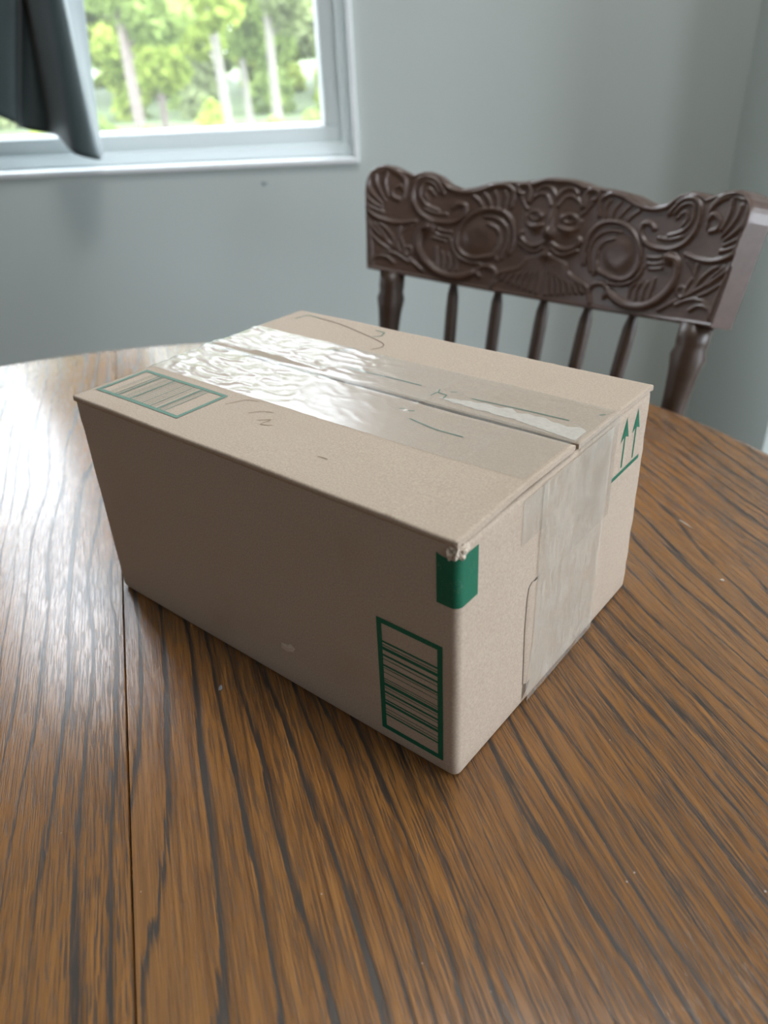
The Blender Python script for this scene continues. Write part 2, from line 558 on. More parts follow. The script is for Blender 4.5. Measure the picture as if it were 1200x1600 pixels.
# ------------------------------------------------------------------ curtain
def build_curtain():
    r = tag(empty('curtain', (-0.9, 1.62, 0.9)), 'dark slate cloth curtain hanging over the left of the window', 'curtain')
    # wall-plane x at z=1.175, wall-plane x at the hem, depth, wall-plane hem height
    K = [(-0.84, -0.90, 1.66, 1.00), (-0.835, -0.885, 1.60, 1.004), (-0.80, -0.845, 1.585, 1.006), (-0.75, -0.80, 1.60, 1.004),
         (-0.693, -0.752, 1.612, 0.986), (-0.682, -0.735, 1.645, 0.974), (-0.674, -0.690, 1.655, 0.964), (-0.667, -0.672, 1.60, 0.957), (-0.634, -0.648, 1.560, 0.926),
         (-0.606, -0.612, 1.560, 0.914), (-0.596, -0.5965, 1.580, 0.9125), (-0.580, -0.594, 1.61, 0.918), (-0.566, -0.5905, 1.635, 0.922)]
    P = catmull(K, 8)
    zs = np.concatenate([np.linspace(0, 1, 26), 1 + np.linspace(0.1, 1, 18)])
    V = []
    for i, (xt, xb, y, hz) in enumerate(P):
        f = y / 1.7
        hem = 1.098 - (1.098 - hz) * f
        for zz in zs:
            if zz <= 1:
                z = hem + (1.175 - hem) * zz
                x = (xb + (xt - xb) * zz) * f
            else:
                z = 1.175 + (2.25 - 1.175) * (zz - 1)
                x = xt * f
            q = mnoise.noise(Vector((x * 9, z * 5, 3.1))) * 0.006 * min(1, (z - hem) * 4 + 0.3)
            V.append((x + 0.9, y + q - 1.62, z - 0.9))
    nv = len(zs)
    cl = obj('cloth', V, grid_faces(len(P), nv), M['curtain'], r, True)
    m = cl.modifiers.new('thickness', 'SOLIDIFY')
    m.thickness = 0.0025
    # stitched hem: a doubled band along the lower edge
    Vh = []
    for i, (xt, xb, y, hz) in enumerate(P):
        f = y / 1.7
        hem = 1.098 - (1.098 - hz) * f
        for k in range(3):
            z = hem - 0.001 + 0.022 * k / 2
            zz = (z - hem) / (1.175 - hem)
            x = (xb + (xt - xb) * zz) * f
            q = mnoise.noise(Vector((x * 9, z * 5, 3.1))) * 0.006 * 0.3
            Vh.append((x + 0.9, y + q - 1.62 + 0.0028, z - 0.9))
    obj('hem', Vh, grid_faces(len(P), 3), M['curtain'], r, True)
    rod = tag(empty('curtain_rod', (-0.66, 1.62, 2.26)), 'dark metal curtain rod above the window', 'curtain rod')
    lathe('rod', [(0, 0.009), (1, 0.009)], M['metal'], rod, (-0.68, 0, 0.0), (0.68, 0, 0.0))
    for sx in (-0.68, 0.68):
        s = 1 if sx > 0 else -1
        lathe('finial', [(0, 0.009), (0.1, 0.016), (0.4, 0.02), (0.8, 0.014), (1, 0.003)], M['metal'], rod, (sx, 0, 0), (sx + s * 0.05, 0, 0))
    for sx in (-0.63, 0.63):
        obj('bracket', *box_vf([(sx - 0.006, sx + 0.006, -0.012, 0.08, -0.02, -0.008), (sx - 0.012, sx + 0.012, 0.072, 0.08, -0.05, 0.03)]), M['metal'], rod)


build_curtain()


# ------------------------------------------------------------------ outdoors
def build_ground():
    n = 40
    V = []
    for i in range(n + 1):
        for j in range(n + 1):
            x = -45 + 90 * i / n
            y = 1.9 + 60 * (j / n) ** 1.5
            z = -0.5 + 0.10 * mnoise.noise(Vector((x * 0.3, y * 0.3, 0))) + 0.012 * (y - 2)
            V.append((x, y, z))
    tag(obj('ground', V, grid_faces(n + 1, n + 1), M['grass'], None, True), 'grassy ground outside the window', kind='structure')
    V = [(XE + 0.2, -40, -0.52), (60, -40, -0.52), (60, 1.9, -0.52), (XE + 0.2, 1.9, -0.52), (-45, -40, -0.52), (XE + 0.2, YF - 0.2, -0.52), (-45, YF - 0.2, -0.52)]
    tag(obj('ground', V, [(0, 1, 2, 3), (4, 0, 5, 6)], M['ground_neutral']), 'unseen grey ground outside the added door, keeps bounced light neutral', kind='structure')


build_ground()


def leaf_cloud(rng, blobs, n, size):
    """leaf quads scattered in ellipsoid blobs: (cx,cy,cz,rx,ry,rz)"""
    vol = np.array([b[3] * b[4] * b[5] for b in blobs]) ** 0.67
    pick = rng.choice(len(blobs), n, p=vol / vol.sum())
    B = np.array(blobs)[pick]
    d = rng.normal(size=(n, 3))
    d /= np.linalg.norm(d, axis=1)[:, None]
    rad = rng.uniform(0.25, 1, n)[:, None] ** 0.45
    c = B[:, :3] + d * rad * B[:, 3:]
    a = rng.normal(size=(n, 3))
    a /= np.linalg.norm(a, axis=1)[:, None]
    b = np.cross(a, rng.normal(size=(n, 3)))
    b /= np.linalg.norm(b, axis=1)[:, None]
    s = size * rng.uniform(0.6, 1.3, n)[:, None]
    V = np.stack([c - a * s, c + b * s * 0.5, c + a * s, c - b * s * 0.5], 1).reshape(-1, 3)
    return V, [(4 * i, 4 * i + 1, 4 * i + 2, 4 * i + 3) for i in range(n)]


def build_tree(name, x, y, h, tr, lean, leaf, bark, label, group=None, n=1500, seed=1, low=0.12, size=0.085, spread=1.0, nb=15):
    rng = np.random.default_rng(seed)
    z0 = -0.5 + 0.012 * (y - 2) - 0.1
    r = tag(empty(name, (x, y, z0)), label, 'tree', group)
    # trunk: bent tapering tube
    V, F, N, S = [], [], 9, 10
    for i in range(N):
        f = i / (N - 1)
        cx = lean * h * f + 0.05 * math.sin(f * 5 + seed)
        cy = 0.04 * math.cos(f * 4 + seed)
        rr = tr * (1 - 0.75 * f) * (1.35 if i == 0 else 1)
        for k in range(S):
            q = 2 * math.pi * k / S
            V.append((cx + rr * math.cos(q), cy + rr * math.sin(q), h * 0.95 * f))
    for i in range(N - 1):
        for k in range(S):
            k2 = (k + 1) % S
            F.append((i * S + k, i * S + k2, (i + 1) * S + k2, (i + 1) * S + k))
    trunk = obj('trunk', V, F, bark, r, True)
    blobs = []
    for k in range(nb):
        f = low + (1 - low) * ((k + 0.5) / nb) ** (1.0 if nb == 15 else 1.35)
        q = rng.uniform(0, 2 * math.pi)
        w_ = h * 0.21 * spread * (0.5 + math.sin(math.pi * min(1, f * 0.9 + 0.1)))
        dd = w_ * rng.uniform(0.25, 0.8)
        c = (lean * h * f + dd * math.cos(q), dd * math.sin(q), h * f)
        rb = w_ * rng.uniform(0.35, 0.6)
        blobs.append((*c, rb, rb, rb * 0.75))
        if k % 3 == 0:
            # a branch reaching into the blob
            p0 = Vector((lean * h * f, 0, h * (f - 0.05)))
            lathe('branch', [(0, tr * 0.28), (1, tr * 0.08)], bark, r, p0, Vector(c), 6)
    V, F = leaf_cloud(rng, blobs, n, size)
    tag(obj('foliage', V, F, leaf, r), kind='stuff')
    return r


T = build_tree
T('tree', -2.85, 9.7, 6.0, 0.070, 0.012, M['leaf_mid'], M['bark'], 'brown trunked tree just right of the curtain outside the window', n=3600, seed=3, low=0.30, spread=0.42)
T('tree', -3.55, 13.4, 6.6, 0.06, -0.004, M['leaf_bright'], M['bark'], 'slim grey tree with bright yellow green crown in mid window', n=6500, seed=5, low=0.17, spread=0.48)
T('tree', -2.28, 11.5, 6.2, 0.07, 0.01, M['leaf_bright'], M['bark_pale'], 'pale trunked tree with light green leaves in mid window', n=4200, seed=8, low=0.24, spread=0.42)
T('tree', -2.02, 15.2, 6.8, 0.08, -0.03, M['leaf_dull'], M['bark_pale'], 'pale slanting trunk nearest the right window frame', n=4200, seed=11, low=0.26, spread=0.42)
T('tree', -2.95, 17.2, 7.0, 0.06, 0.0, M['leaf_mid'], M['bark_pale'], 'thin pale tree standing behind the two pale trunks', n=5200, seed=14, low=0.2, spread=0.42)
T('tree', -5.0, 12.0, 6.0, 0.08, 0.0, M['leaf_mid'], M['bark'], 'leafy tree outside showing below and behind the curtain', n=4000, seed=17, low=0.15, spread=0.45)
rng0 = np.random.default_rng(5)
for k in range(32):
    row, i = k % 4, k // 4
    x = -27 + 4.3 * i + 1.05 * ((row * 2) % 4 + row // 2) + rng0.uniform(-0.1, 0.1)
    y = 22.5 + 4.1 * row
    lf = (M['leaf_bright'], M['leaf_mid'], M['leaf_dull'], M['leaf_bright'])[(k * 7 + i) % 4]
    T('tree', x, y, 12.8 + 1.6 * row + rng0.uniform(-0.6, 0.6), 0.13, rng0.uniform(-0.006, 0.006), lf, (M['bark'], M['bark_pale'])[k % 2],
      'leafy spring tree in the woodland far behind the window', 'woodland trees far outside', n=10500, seed=30 + k, low=0.0, size=0.19, spread=0.395 - 0.03 * row, nb=26)


def build_shrub(x, y, h, rad, leaf, seed, n=2600, size=0.10):
    rng = np.random.default_rng(seed)
    z0 = -0.5 + 0.012 * (y - 2) - 0.1
    r = tag(empty('shrub', (x, y, z0)), 'low leafy shrub among the trunks outside the window', 'shrub', 'undergrowth outside the window')
    blobs = []
    for k in range(9):
        q = rng.uniform(0, 2 * math.pi)
        d = rad * rng.uniform(0.1, 0.55)
        f = (k + 0.6) / 9
        c = (d * math.cos(q), d * math.sin(q), h * f * 0.85)
        blobs.append((*c, rad * 0.45, rad * 0.45, h * 0.2))
        if k % 3 == 0:
            lathe('stem', [(0, 0.03), (1, 0.01)], M['bark'], r, (0, 0, 0), c, 6)
    V, F = leaf_cloud(rng, blobs, n, size)
    tag(obj('foliage', V, F, leaf, r), kind='stuff')


for k in range(8):
    build_shrub(-10.6 + 1.55 * k, 19.6 + 0.25 * (k % 2), 1.9 + 0.5 * rng0.uniform(), 0.74, (M['leaf_bright'], M['leaf_dull'], M['leaf_mid'])[k % 3], 80 + k)
for k in range(7):
    build_shrub(-3.9 + 0.53 * k, 8.15 + 0.1 * (k % 2), 0.95 + 0.3 * rng0.uniform(), 0.26, (M['leaf_mid'], M['leaf_bright'], M['leaf_mid'])[k % 3], 95 + k, 1100, 0.05)


# ------------------------------------------------------------------ table
TZ = 0.75
TC = (-0.25, 0.39)
TR = 0.651
TROT = math.radians(-72.33)
YS = 0.0554


def build_table():
    r = tag(empty('dining_table', (TC[0], TC[1], 0), TROT), 'round dark oak dining table with a central seam under the box', 'table')
    prof = [(-0.010, 0.0, 0.0007), (-0.005, -0.0012, 0.0002), (-0.0015, -0.004, 0.0002), (0.0, -0.008, 0.0002), (-0.0005, -0.014, 0.0002),
            (-0.003, -0.0185, 0.0002), (-0.008, -0.0205, 0.0002), (-0.010, -0.024, 0.0002), (-0.03, -0.026, 0.0002)]
    N = 120
    for side, mat in ((-1, M['table_a']), (1, M['table_b'])):
        V, F = [], []
        for dr, dz, gap in prof:
            R_ = TR + dr
            ys = YS + side * gap
            a0 = math.asin(ys / R_)
            if side > 0:
                th = np.linspace(a0, math.pi - a0, N)
            else:
                th = np.linspace(math.pi - a0, 2 * math.pi + a0, N)
            for q in th:
                V.append((R_ * math.cos(q), R_ * math.sin(q), TZ + dz))
        for i in range(len(prof) - 1):
            for k in range(N):
                k2 = (k + 1) % N
                F.append((i * N + k, (i + 1) * N + k, (i + 1) * N + k2, i * N + k2))
        F.append(tuple(range(N)))
        F.append(tuple((len(prof) - 1) * N + k for k in range(N))[::-1])
        obj('table_top_board', V, F, mat, r)
    # apron ring
    V, F, S = [], [], 72
    for rad, z in ((0.50, TZ - 0.026), (0.50, TZ - 0.10), (0.478, TZ - 0.10), (0.478, TZ - 0.026)):
        for k in range(S):
            q = 2 * math.pi * k / S
            V.append((rad * math.cos(q), rad * math.sin(q), z))
    for i in range(4):
        for k in range(S):
            k2 = (k + 1) % S
            i2 = (i + 1) % 4
            F.append((i * S + k, i2 * S + k, i2 * S + k2, i * S + k2))
    obj('apron', V, F, M['table_a'], r, False)
    lathe('pedestal', [(0, 0.075), (0.06, 0.085), (0.14, 0.085), (0.17, 0.06), (0.3, 0.075), (0.45, 0.095), (0.6, 0.075), (0.72, 0.055), (0.78, 0.08), (0.92, 0.085), (0.95, 0.2), (1, 0.2)],
          M['chair_dark'], r, (0, 0, 0.08), (0, 0, TZ - 0.027), 32)
    for ang in (58, 148, 238, 328):
        q = math.radians(ang) - TROT
        c, s = math.cos(q), math.sin(q)
        side_prof = [(0.05, 0.20), (0.12, 0.20), (0.22, 0.13), (0.33, 0.065), (0.36, 0.05), (0.36, 0.0), (0.30, 0.0), (0.28, 0.02), (0.18, 0.07), (0.05, 0.10)]
        V = []
        for wv in (-0.03, 0.03):
            for a, z in side_prof:
                V.append((a * c - wv * s, a * s + wv * c, z))
        n = len(side_prof)
        F = [tuple(range(n)), tuple(range(n, 2 * n))[::-1]] + [(k, n + k, n + (k + 1) % n, (k + 1) % n) for k in range(n)]
        bevel(obj('foot', V, F, M['chair_dark'], r), 0.006)


build_table()

# ------------------------------------------------------------------ pressed-back chair
STROKES = [([(2105,1245),(2112,1370),(2227,1472),(2406,1534),(2559,1535),(2645,1482),(2702,1375),(2700,1225),(2622,1058),(2484,934),(2298,861),(2094,838),(1903,856)],4,3),([(2106,1157),(2093,1279),(2145,1383),(2257,1459),(2397,1492),(2526,1489)],2.5,2),([(2147,1128),(2239,1161),(2270,1219),(2236,1275),(2149,1301),(2126,1257)],3.5,2.5),([(2313,1174),(2361,1286),(2379,1374),(2360,1457)],3,2.6),([(2347,1118),(2441,1247),(2495,1342),(2509,1436)],3,2.6),([(2387,1082),(2515,1192),(2594,1290),(2619,1387)],3,2.6),([(2393,1031),(2544,1120),(2629,1204),(2661,1285)],3,2.4),([(2363,972),(2502,1025),(2606,1097),(2654,1175)],3,2.2),([(1555,1211),(1606,1291),(1704,1377),(1845,1408),(1944,1355),(1983,1227),(1954,1087),(1864,970),(1734,892),(1564,853),(1395,854),(1267,912),(1211,1001),(1241,1073),(1341,1081),(1400,1038)],4,3),([(1627,1226),(1709,1323),(1838,1353),(1888,1266),(1867,1154),(1759,1055),(1598,992)],3,2.4),([(1667,1180),(1766,1267),(1813,1201),(1763,1120)],2.5,2),([(1481,954),(1634,960),(1797,1015)],3,2),([(532,1077),(508,1206),(555,1290),(693,1333),(874,1307),(1065,1250),(1297,1228),(1486,1270),(1589,1345)],3.5,3),([(638,1038),(616,1176),(662,1261)],3,2.4),([(731,1038),(750,1160),(814,1250)],3,2.4),([(824,1039),(881,1139),(971,1228)],3,2.4),([(946,1040),(1025,1123),(1131,1194)],3,2.2),([(435,525),(409,691),(457,864),(558,974),(696,1028),(871,1035),(1034,996),(1184,899),(1281,757),(1295,620),(1234,513),(1109,442),(955,428),(819,447),(693,479),(648,556)],4,3.2),([(555,457),(498,618),(516,777),(617,887),(769,942),(908,944)],3,2.4),([(628,426),(663,495),(631,595),(633,720),(711,817),(841,861)],3,2.4),([(1709,792),(1799,771),(1834,683),(1833,549),(1756,416),(1631,300),(1457,206),(1265,172),(1099,191),(965,242)],7,4),([(644,97),(606,198),(634,295),(742,339),(850,326),(907,263),(857,201)],4,3),([(868,361),(1050,369),(1219,425),(1325,516),(1370,634)],3,2.6),([(1348,258),(1335,347),(1382,457)],2.5,2),([(1439,267),(1436,367),(1470,474)],2.5,2),([(1524,296),(1543,410),(1559,532)],2.5,2),([(1238,265),(1242,348),(1298,430)],2.5,2),([(1392,736),(1493,744),(1577,769)],2.5,2),([(1411,671),(1513,680),(1607,716)],2.5,2),([(1453,619),(1552,638),(1624,661)],2.5,2),([(1709,224),(1909,364),(2130,511),(2346,663),(2489,785),(2618,936)],3,2.4),([(1972,417),(2033,555),(2096,681),(2100,784)],3,2.2),([(2127,520),(2190,646),(2305,772),(2392,826)],3,2.2),([(2258,606),(2352,719),(2470,834)],2.5,2),([(1921,328),(2104,429),(2259,458),(2350,434)],3,2.4),([(2142,324),(2252,400),(2389,407),(2437,354)],3,2.4),([(2218,494),(2353,573),(2478,675),(2527,758)],2.5,2),([(1901,468),(1923,521),(1989,526),(2027,478),(1995,428),(1936,428),(1901,468)],2.5,2),([(1948,800),(2053,728),(2121,612),(2083,490)],2.5,1.8),([(2440,309),(2491,606),(2566,864),(2650,1055),(2718,1245),(2733,1397),(2675,1503),(2565,1553)],2.5,2),([(-83,1135),(-5,1234),(77,1261),(183,1228),(253,1142)],3,2.4),([(285,1165),(280,1297),(353,1353),(458,1332),(450,1261),(394,1236)],4,3),([(282,1072),(354,1141),(401,1206)],3,2.4),([(-267,1300),(-188,1398),(-71,1426),(80,1415),(239,1365)],5,3),([(-192,1179),(-91,1290),(-3,1342),(95,1344),(158,1288)],3,2.4),([(22,996),(86,1050),(176,1042),(222,1004),(156,960),(68,958),(22,996)],2.5,2.4),([(-7,898),(126,869),(245,902),(276,989)],4,2),([(-91,697),(20,655),(149,648),(267,694),(328,765),(296,793)],4.5,3),([(-80,644),(36,581),(185,603),(302,656)],3.5,2.6),([(-26,487),(-10,335),(7,182),(33,62)],4,2.6),([(26,493),(53,343),(80,192),(112,74)],4,2.6),([(78,499),(115,351),(153,202),(192,86)],4,2.6),([(130,506),(178,360),(225,213),(271,99)],4,2.6),([(183,512),(240,368),(298,224),(351,112)],4,2.6),([(235,519),(302,377),(370,235),(430,125)],4,2.6),([(287,526),(365,386),(443,247),(510,138)],4,2.6),([(339,533),(427,395),(515,258),(589,152)],4,2.6)]

CH_C = (0.1747, 0.9947, 0.802)
CH_YAW = math.radians(-39.4)
LEAN = 0.2476
RR = 1 / 2.182
TOPC = [(0.0, 0.1458), (0.0066, 0.1459), (0.0197, 0.1452), (0.0336, 0.1419), (0.0517, 0.1391), (0.0738, 0.1385), (0.0936, 0.1362), (0.1155, 0.1301), (0.1310, 0.1274), (0.1499, 0.1335),
        (0.1642, 0.1435), (0.1760, 0.1475), (0.187, 0.1480), (0.1945, 0.1462), (0.2003, 0.1440), (0.207, 0.1470), (0.2231, 0.1540), (0.2394, 0.1572), (0.2499, 0.1556), (0.2585, 0.1500), (0.2625, 0.142), (0.2645, 0.130)]


def chair_pt(u, v, d=0.0):
    """point on the bent, leaning back (d = forward relief, towards the sitter)"""
    a = u / RR
    rr = RR - d
    return (rr * math.sin(a), v * math.sin(LEAN) - RR + rr * math.cos(a) if False else v * math.sin(LEAN) - RR + RR * math.cos(a) - d * math.cos(a), CH_C[2] + v * math.cos(LEAN) + d * math.sin(LEAN))


def build_crest(parent):
    nu, nv = 341, 111
    s1 = np.linspace(0, 1, (nu + 1) // 2)
    s1 = np.concatenate([-s1[:0:-1], s1])
    tu = np.array([p[0] for p in TOPC])
    tv = np.array([p[1] for p in TOPC])
    U = np.zeros((nu, nv))
    Vv = np.zeros((nu, nv))
    t = np.linspace(0, 1, nv)
    for i, s in enumerate(s1):
        ut = abs(s) * 0.2645
        # ends bunch up so the rounded lobes stay smooth
        top = np.interp(ut, tu, tv)
        bot = 0.024 * s * s
        vv = bot + (top - bot) * t
        hw = 0.247 + (0.2645 - 0.247) * np.clip(vv / 0.135, 0, 1)
        U[i] = s * hw
        Vv[i] = vv
    # ---- carving height in metres
    H = np.zeros((nu, nv))
    beard = []
    for k in range(8):
        a0, a1 = 40 + 34 * k, 55 + 78 * k
        beard.append(([(a0, 560 - 12 * k), (a0 + 14 + 10 * k, 420 - 8 * k), (a1, 240 + 6 * k), (a1 + 10 + 8 * k, 90 + 18 * k)], 4, 2.4))
    GU, GV = np.abs(U), Vv

    def sm(x):
        return np.clip(x, 0, 1) ** 2 * (3 - 2 * np.clip(x, 0, 1))
    for si, (pts, wd, ht) in enumerate(STROKES[:-8] + beard):
        P = np.array([(p[0] / 1e4, p[1] / 1e4) for p in pts])
        if si < len(STROKES) - 8:
            P[:, 0] = P[:, 0] + 0.013 * np.clip(1 - P[:, 0] / 0.13, 0, 1.2)
        C_ = catmull(P, 10)
        wd_ = wd / 1000 * 0.68
        best = np.full((nu, nv), 9.0)
        lo, hi = C_.min(0) - 0.012, C_.max(0) + 0.012
        idx = np.where((GU > lo[0]) & (GU < hi[0]) & (GV > lo[1]) & (GV < hi[1]))
        if not len(idx[0]):
            continue
        gu, gv = GU[idx], GV[idx]
        d = np.full(len(gu), 9.0)
        tt = np.zeros(len(gu))
        for k in range(len(C_) - 1):
            a, b = C_[k], C_[k + 1]
            ab = b - a
            L2 = ab @ ab + 1e-12
            f = np.clip(((gu - a[0]) * ab[0] + (gv - a[1]) * ab[1]) / L2, 0, 1)
            dd = np.hypot(gu - a[0] - f * ab[0], gv - a[1] - f * ab[1])
            m_ = dd < d
            d[m_] = dd[m_]
            tt[m_] = k / len(C_)
        prof = np.sqrt(np.clip(1 - (d / wd_) ** 2, 0, 1)) * ht / 1000 * 1.25
        groove = -0.0009 * np.exp(-((d - wd_ * 1.25) / 0.0012) ** 2)
        H[idx] = np.maximum(H[idx] + groove, prof)

    def dome(u0, v0, ru, rv, h, ang=0.0):
        c, s = math.cos(ang), math.sin(ang)
        du, dv = GU - u0, GV - v0
        x = (du * c + dv * s) / ru
        y = (-du * s + dv * c) / rv
        return h * sm(1 - np.sqrt(x * x + y * y))
    H += dome(0.0, 0.092, 0.055, 0.065, 0.005)                     # the face stands out from the panel
    H = np.maximum(H, H + dome(0.0, 0.093, 0.006, 0.026, 0.0045))   # bridge of the nose
    H += dome(0.0, 0.0815, 0.0125, 0.010, 0.0065)                  # tip of the nose
    H += dome(0.022, 0.087, 0.014, 0.012, 0.003)                   # cheeks
    H += dome(0.0155, 0.1015, 0.008, 0.006, 0.0025)                # eyes
    H += dome(0.0, 0.057, 0.016, 0.012, 0.003)                     # lower lip and chin
    md = np.hypot((GU - 0.0985) / 0.026, (GV - 0.069) / 0.0255)
    H += 0.0035 * sm((1 - md) * 1.6) * (1 + 0.45 * np.sin(GU * 1900 + 1.5 * np.sin(GV * 90)) * sm((GV - 0.055) / 0.02))
    H += dome(0.171, 0.079, 0.012, 0.012, 0.006)
    # raised border bead and plain margin
    edge = np.minimum(np.minimum(t[None, :] * (np.interp(GU, tu, tv)), (1 - t[None, :]) * 0.13), 0.265 - GU)
    H *= sm(edge / 0.006)
    H += 0.0018 * np.exp(-((edge - 0.003) / 0.0016) ** 2)
    H -= 0.004 * np.clip(1 - edge / 0.0018, 0, 1) ** 2
    TK = 0.026
    V, F = [], []
    for i in range(nu):
        for j in range(nv):
            V.append(chair_pt(U[i, j], Vv[i, j], H[i, j]))
    F += grid_faces(nu, nv)
    # back skin, coarser
    base = len(V)
    for i in range(nu):
        for j in (0, nv - 1):
            V.append(chair_pt(U[i, j], Vv[i, j], -TK))
    for i in range(nu - 1):
        a, b = base + 2 * i, base + 2 * i + 2
        F.append((a + 1, b + 1, b, a))
        F.append((i * nv, a, b, (i + 1) * nv))
        F.append((i * nv + nv - 1, (i + 1) * nv + nv - 1, b + 1, a + 1))
    for i, fl in ((0, False), (nu - 1, True)):
        a = base + 2 * i
        loop = [i * nv + j for j in range(nv)] + [a + 1, a]
        F.append(tuple(loop if not fl else loop[::-1]))
    V = [(x, y, z) for x, y, z in V]
    o = obj('crest_rail', V, F, M['chair'], parent)
    me = o.data
    me.polygons.foreach_set('use_smooth', [k < (nu - 1) * (nv - 1) for k in range(len(me.polygons))])
    o['label'] = 'carved crest rail with scrolls, medallions and a face'
    return o


def build_chair():
    r = tag(empty('dining_chair', (CH_C[0], CH_C[1], 0), CH_YAW), 'dark wooden dining chair with carved crest rail behind the box', 'chair')
    build_crest(r)
    SZ = 0.455

    def seat_pt(u):
        f = (CH_C[2] - SZ) / math.cos(LEAN)
        x, y, z = chair_pt(u, -f, -0.013)
        return Vector((x, y, SZ - 0.005))
    ys = seat_pt(0.2).y
    for s in (-1, 1):
        p1 = Vector(chair_pt(s * 0.2165, 0.020, -0.013))
        p0 = seat_pt(s * 0.196)
        lathe('back_post', [(0, 0.013), (0.05, 0.017), (0.10, 0.018), (0.14, 0.0125), (0.2, 0.016), (0.4, 0.0185), (0.55, 0.017), (0.70, 0.0135), (0.755, 0.0135), (0.80, 0.0145), (0.86, 0.0165), (0.905, 0.0195), (0.93, 0.0165), (0.945, 0.0175), (1, 0.0175)],
              M['chair_dark'], r, p0, p1, 24)
    for u in (-0.130, -0.066, 0.0, 0.063, 0.127):
        p1 = Vector(chair_pt(u * 1.0, 0.012 + 0.4 * u * u, -0.013))
        p0 = seat_pt(u * 0.80)
        lathe('spindle', [(0, 0.007), (0.1, 0.009), (0.3, 0.0105), (0.5, 0.0095), (0.75, 0.0085), (0.88, 0.0085), (0.93, 0.0078), (0.965, 0.0052), (1, 0.003)], M['chair_dark'], r, p0, p1, 14)
    # saddle seat
    yb, yf = ys + 0.035, ys - 0.41
    V, F = [], []
    n = 56
    out = []
    for k in range(n):
        q = 2 * math.pi * k / n
        cx, sy = math.cos(q), math.sin(q)
        ex = abs(cx) ** 0.45 * (1 if cx > 0 else -1)
        ey = abs(sy) ** 0.45 * (1 if sy > 0 else -1)
        wdt = 0.225 - 0.02 * ey
        out.append((wdt * ex, (yb + yf) / 2 + (yb - yf) / 2 * ey))
    cyy = (yb + yf) / 2
    rings = [(0.0, -0.010), (0.5, -0.009), (0.8, -0.004), (0.95, 0.0), (0.99, -0.003), (1.0, -0.010), (1.0, -0.022), (0.98, -0.030), (0.90, -0.034)]
    for sc_, dz in rings[1:]:
        for x, y in out:
            V.append((x * sc_, cyy + (y - cyy) * sc_, SZ + dz))
    for i in range(len(rings) - 2):
        for k in range(n):
            k2 = (k + 1) % n
            F.append((i * n + k, (i + 1) * n + k, (i + 1) * n + k2, i * n + k2))
    F.append(tuple(range(n)))
    F.append(tuple((len(rings) - 2) * n + k for k in range(n))[::-1])
    obj('seat', V, F, M['chair_dark'], r, True)
    turned = [(0, 0.011), (0.08, 0.014), (0.16, 0.018), (0.2, 0.014), (0.24, 0.018), (0.4, 0.021), (0.6, 0.022), (0.7, 0.017), (0.74, 0.021), (0.78, 0.017), (0.9, 0.019), (1, 0.016)]
    leg = {}
    for sx in (-1, 1):
        for nm, yy, yo in (('f', yf + 0.05, -0.03), ('b', yb - 0.06, 0.04)):
            top = Vector((sx * 0.165, yy, SZ - 0.028))
            bot = Vector((sx * 0.20, yy + yo, 0.0))
            lathe('leg', turned, M['chair_dark'], r, bot, top, 20)
            leg[sx, nm] = (bot, top)

    def on(sx, nm, f):
        return leg[sx, nm][0].lerp(leg[sx, nm][1], f)
    bar = [(0, 0.006), (0.2, 0.0085), (0.5, 0.011), (0.8, 0.0085), (1, 0.006)]
    for a, b, f in (((-1, 'f'), (1, 'f'), 0.45), ((-1, 'f'), (1, 'f'), 0.3), ((-1, 'b'), (1, 'b'), 0.38), ((-1, 'f'), (-1, 'b'), 0.34), ((1, 'f'), (1, 'b'), 0.34)):
        lathe('stretcher', bar, M['chair_dark'], r, on(*a, f), on(*b, f), 12)


build_chair()

# ------------------------------------------------------------------ cardboard box
BL, BW, BH = 0.305, 0.2172, 0.1556
BOX_AT = (-0.2187, 0.4760, TZ)
BOX_ROT = math.radians(-38.0)


def contour(off=0.0, rad=0.0045, nside=30, ncor=7):
    """rounded rectangle, counter-clockwise from the front-left corner; list of (x, y)"""
    x0, x1, y0, y1 = -off, BL + off, -off, BW + off
    r = rad + off
    out = []
    cs = [((x1 - r, y0 + r), -90), ((x1 - r, y1 - r), 0), ((x0 + r, y1 - r), 90), ((x0 + r, y0 + r), 180)]
    for k, ((cx, cy), a0) in enumerate(cs):
        pc = cs[k - 1]
        e = (pc[0][0] + r * math.cos(math.radians(pc[1] + 90)), pc[0][1] + r * math.sin(math.radians(pc[1] + 90)))
        b = (cx + r * math.cos(math.radians(a0)), cy + r * math.sin(math.radians(a0)))
        for i in range(nside):
            f = i / nside
            out.append((e[0] + (b[0] - e[0]) * f, e[1] + (b[1] - e[1]) * f))
        for i in range(ncor):
            q = math.radians(a0 + 90 * i / ncor)
            out.append((cx + r * math.cos(q), cy + r * math.sin(q)))
    return out


def strip_print(polys, z_or_face, off=0.00014):
    """flat ink shapes on a face of the box; face 'top' (x,y), 'front' (x,z) or 'right' (y,z)"""
    V, F = [], []
    for poly in polys:
        b = len(V)
        for a, c in poly:
            if z_or_face == 'top':
                V.append((a, c, top_z(a, c) + off))
            elif z_or_face == 'front':
                V.append((a, -off, c))
            else:
                V.append((BL + off, a, c))
        F.append(tuple(range(b, len(V))))
    return V, F


